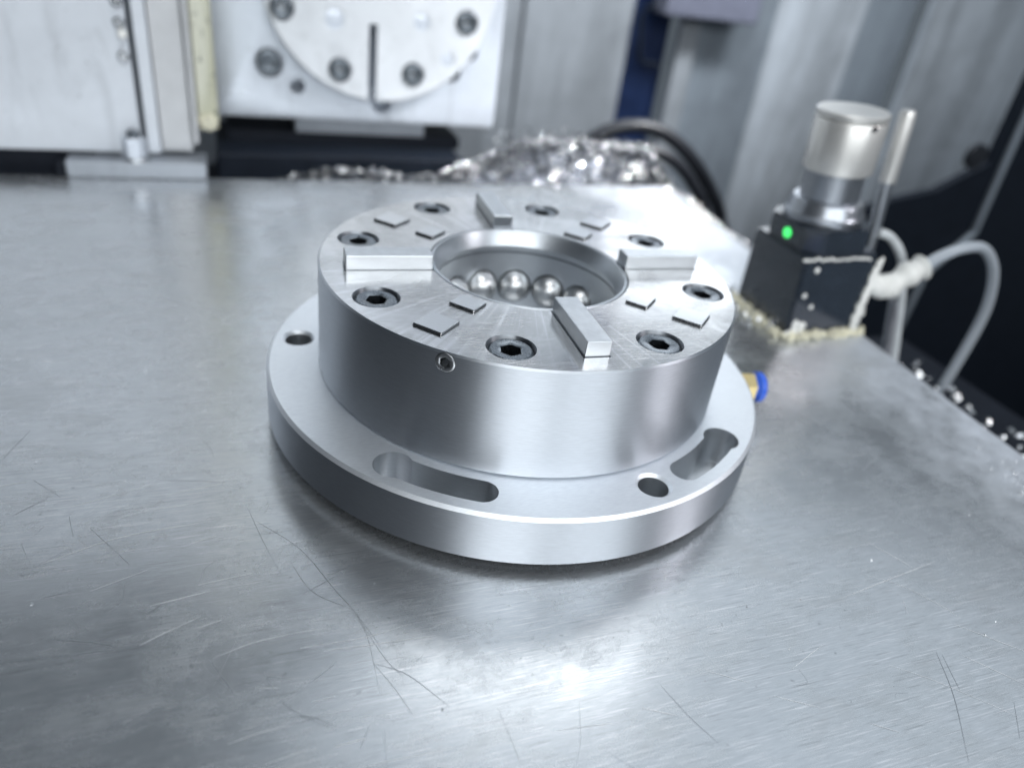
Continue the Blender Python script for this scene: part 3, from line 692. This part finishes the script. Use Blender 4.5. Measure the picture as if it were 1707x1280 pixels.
me = bpy.data.meshes.new('metal_chips'); me.from_pydata(V, [], Fc); me.materials.append(M['chip']); me.materials.append(M['chipbed'])
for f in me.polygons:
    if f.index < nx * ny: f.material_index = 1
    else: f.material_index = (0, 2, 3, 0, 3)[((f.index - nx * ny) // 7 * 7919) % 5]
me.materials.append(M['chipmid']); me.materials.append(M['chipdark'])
me.shade_smooth()
o = bpy.data.objects.new('metal_chips', me); C.objects.link(o)
tag(o, 'glittering heap of curled metal chips behind the rear table edge', 'metal chips', kind='stuff')
# chips caught on the far hose, in the tray at the right and by the probe
def chip_obj(spots, seed, label, size):
    V, Fc = chips('c', spots, seed, size); me = bpy.data.meshes.new('metal_chips'); me.from_pydata(V, [], Fc); me.materials.append(M['chip']); me.shade_smooth()
    o = bpy.data.objects.new('metal_chips', me); C.objects.link(o); tag(o, label, 'metal chips', kind='stuff'); return o
random.seed(9)
sp = []
for i in range(1300):
    x = 3.05 + abs(random.gauss(0, 0.45)); y = random.uniform(-1.8, 1.0); sp.append((x, y, -0.50 + random.uniform(0, .22) - 0.25 * (x - 3)))
b = BM(); box(b, 2.85, 4.6, -3, 1.6, -5.0, -0.70, 0.01); tag(mk('tray', b, M['dark'], smooth=0), kind='structure')
chip_obj(sp, 31, 'scattered metal chips in the dark tray below the right table edge', (0.05, 0.12))
sp = []
for i in range(520):
    y = random.uniform(0.9, 3.8); e_ = abs(random.gauss(0, 0.09)); sp.append((EDGE(y) + e_ - 0.03, y, random.uniform(-0.03, 0.04) - 0.5 * e_))
for i in range(120): sp.append((random.gauss(2.2, 0.07), random.uniform(0.6, 1.3), random.uniform(0.005, 0.05)))
chip_obj(sp, 33, 'metal chips strewn along the far right rim of the table up to the probe', (0.035, 0.09))
sp = []
for i in range(420):
    a = random.gauss(0, 0.10); sp.append((2.55 + a * 0.5 + random.gauss(0, .03), -1.32 + random.gauss(0, 0.16), 0.004 + random.uniform(0, .006)))
chip_obj(sp, 35, 'patch of fine bright metal dust on the right table edge in front', (0.006, 0.020))
sp = []
for i in range(70): sp.append((random.uniform(-2.6, 2.4), random.uniform(-2.3, 1.5), 0.003))
sp = [p for p in sp if math.hypot(p[0], p[1]) > 1.32]
chip_obj(sp, 37, 'tiny loose metal specks scattered on the table round the chuck', (0.006, 0.018))

# ================================================================== SCRATCHES on the table: wear marks, one joined part each
def ribbons(name, lines, mat, z, wk):
    V, Fc = [], []
    for pts, wd in lines:
        P = spline([(x, y, 0) for x, y in pts], 6) if len(pts) > 2 else [Vector((*pts[0], 0)).lerp(Vector((*pts[1], 0)), i / 6) for i in range(7)]
        i0 = len(V); n = len(P)
        for i, p in enumerate(P):
            t = (P[min(i + 1, n - 1)] - P[max(i - 1, 0)]).normalized(); nn = Vector((-t.y, t.x, 0)); ww = wk * wd * (0.12 + 0.88 * math.sin(math.pi * (i + 0.3) / (n - 0.4)) ** 0.7)
            for s_ in (-1, 1): q = p + nn * ww * s_ / 2; V.append((q.x * S, q.y * S, z * S))
        for i in range(n - 1):
            q = i0 + 2 * i; Fc.append((q, q + 1, q + 3, q + 2))
    me = bpy.data.meshes.new(name); me.from_pydata(V, [], Fc); me.materials.append(mat)
    o = bpy.data.objects.new(name, me); C.objects.link(o); o.parent = table; o['kind'] = 'stuff'; return o
BR = [
    ([(-2.098, -0.769), (-1.843, -0.679), (-1.562, -0.651)], 0.0070),
    ([(-1.925, -0.591), (-1.767, -0.539), (-1.563, -0.525)], 0.0045),
    ([(-2.046, -0.463), (-1.72, -0.366)], 0.0050),
    ([(-1.508, -1.333), (-1.382, -1.299), (-1.241, -1.287)], 0.0060),
    ([(-1.241, -1.287), (-1.118, -1.291)], 0.0040),
    ([(-1.74, -1.227), (-1.671, -1.194), (-1.547, -1.142)], 0.0070),
    ([(-1.467, -1.661), (-1.38, -1.647), (-1.281, -1.642)], 0.0045),
    ([(-1.227, -1.356), (-1.001, -1.361), (-0.844, -1.337)], 0.0050),
    ([(-1.15, -1.387), (-0.771, -1.409)], 0.0060),
    ([(-1.368, -1.755), (-1.236, -1.736)], 0.0040),
    ([(-1.165, -1.748), (-1.064, -1.743)], 0.0070),
    ([(-1.096, -1.832), (-0.798, -1.842)], 0.0045),
    ([(-1.558, -0.99), (-1.368, -0.97)], 0.0050),
    ([(-1.576, -1.197), (-1.478, -1.174)], 0.0060),
    ([(-1.918, -0.942), (-1.736, -0.876)], 0.0040),
    ([(-2.319, -0.277), (-2.225, -0.267)], 0.0070),
    ([(-1.681, -0.452), (-1.468, -0.411)], 0.0045),
    ([(1.111, -1.496), (1.254, -1.598), (1.351, -1.738), (1.378, -1.809)], 0.0050),
    ([(1.324, -1.829), (1.512, -2.009)], 0.0060),
    ([(0.883, -1.927), (1.018, -2.033), (1.217, -2.236)], 0.0040),
    ([(0.905, -1.606), (1.546, -1.514)], 0.0070),
    ([(0.167, -1.784), (0.294, -1.866)], 0.0045),
    ([(0.35, -1.935), (0.495, -2.02)], 0.0050),
    ([(0.629, -2.114), (0.712, -2.17)], 0.0060),
    ([(-0.47, -1.867), (-0.272, -1.888)], 0.0040),
    ([(-0.145, -1.862), (-0.035, -1.918)], 0.0070),
    ([(0.49, -1.853), (0.682, -1.787)], 0.0045),
    ([(1.222, -1.956), (1.366, -2.13)], 0.0050),
    ([(1.294, -1.326), (1.397, -1.52)], 0.0060),
    ([(-1.583, -0.762), (-1.494, -0.739)], 0.0040),
    ([(-1.716, -1.057), (-1.517, -1.029)], 0.0070),
    ([(-1.21, -1.577), (-1.133, -1.573)], 0.0045)
]
DK = [
    ([(-1.371, -0.588), (-1.316, -0.816), (-1.262, -1.008)], 0.0060),
    ([(-1.333, -0.689), (-1.183, -0.878), (-1.075, -1.125), (-1.024, -1.234), (-0.95, -1.434)], 0.0080),
    ([(-1.232, -0.918), (-1.161, -1.107), (-1.033, -1.223)], 0.0050),
    ([(-1.033, -1.223), (-0.998, -1.343), (-0.993, -1.462), (-0.994, -1.619)], 0.0045),
    ([(-0.995, -1.474), (-0.94, -1.597), (-0.903, -1.709)], 0.0060),
    ([(-0.995, -1.474), (-0.889, -1.549), (-0.781, -1.701)], 0.0080),
    ([(-1.024, -1.234), (-0.954, -1.459), (-0.901, -1.558)], 0.0050),
    ([(-1.35, -1.427), (-1.302, -1.554), (-1.217, -1.641), (-1.149, -1.69)], 0.0045),
    ([(-1.288, -1.613), (-1.216, -1.631), (-1.147, -1.68)], 0.0060),
    ([(-2.021, -1.134), (-1.873, -1.186), (-1.798, -1.223)], 0.0080),
    ([(-2.146, -1.202), (-1.923, -1.219), (-1.743, -1.231)], 0.0050),
    ([(-1.721, -0.345), (-1.455, -0.405)], 0.0045),
    ([(-2.351, -0.11), (-2.275, 0.108)], 0.0060),
    ([(-2.039, -0.515), (-2.009, -0.643)], 0.0080),
    ([(-2.205, -0.258), (-2.088, -0.388)], 0.0050),
    ([(-2.183, -0.641), (-2.149, -0.727)], 0.0045),
    ([(-1.956, -0.602), (-1.8, -0.831)], 0.0060),
    ([(-1.742, -1.106), (-1.667, -1.054)], 0.0080),
    ([(-0.627, -1.743), (-0.619, -1.877), (-0.617, -1.959)], 0.0050),
    ([(-0.345, -1.777), (-0.397, -1.912), (-0.452, -2.002)], 0.0045),
    ([(-0.037, -1.791), (0.003, -1.934), (0.052, -2.048)], 0.0060),
    ([(1.132, -1.921), (1.035, -2.103), (0.872, -2.323)], 0.0080),
    ([(1.146, -1.938), (1.081, -2.088)], 0.0050),
    ([(-1.518, -1.338), (-1.454, -1.472)], 0.0045),
    ([(-1.213, -1.507), (-1.117, -1.445)], 0.0060),
    ([(-1.088, -1.778), (-1.048, -1.705)], 0.0080),
    ([(-1.004, -1.727), (-1.019, -1.856)], 0.0050),
    ([(-1.098, -1.043), (-1.014, -1.013)], 0.0045),
    ([(-1.194, -1.114), (-1.065, -1.05)], 0.0060),
    ([(-2.242, -0.476), (-2.131, -0.388)], 0.0080),
    ([(-2.086, -0.947), (-1.977, -0.929)], 0.0050),
    ([(1.252, -2.182), (1.14, -2.301)], 0.0045)
]
random.seed(77)
for i in range(80):          # short random wear marks all over
    x, y = random.uniform(-3.2, 2.4), random.uniform(-2.4, 1.6)
    if math.hypot(x, y) < 1.3: continue
    a = random.gauss(0.3, 0.8); L = random.choice((0.02, 0.03, 0.05, 0.08, 0.15, 0.25))
    BR.append(([(x, y), (x + L * math.cos(a), y + L * math.sin(a))], random.choice((0.0008, 0.0012, 0.0016, 0.003))))
for i in range(170):
    x, y = random.uniform(-3.0, 2.3), random.uniform(-2.4, 1.2)
    if x > 0 and random.random() < 0.6: continue
    if math.hypot(x, y) < 1.3: continue
    a = random.uniform(0, 6.28); L = random.uniform(0.03, 0.20); c = random.uniform(-.03, .03)
    DK.append(([(x, y), (x + L * .5 * math.cos(a) + c, y + L * .5 * math.sin(a) - c), (x + L * math.cos(a), y + L * math.sin(a))], random.uniform(0.0012, 0.0030)))
ribbons('scratch', BR, M['scratch'], 0.0012, 0.42)
ribbons('hairline', DK, M['hairline'], 0.0008, 0.36)
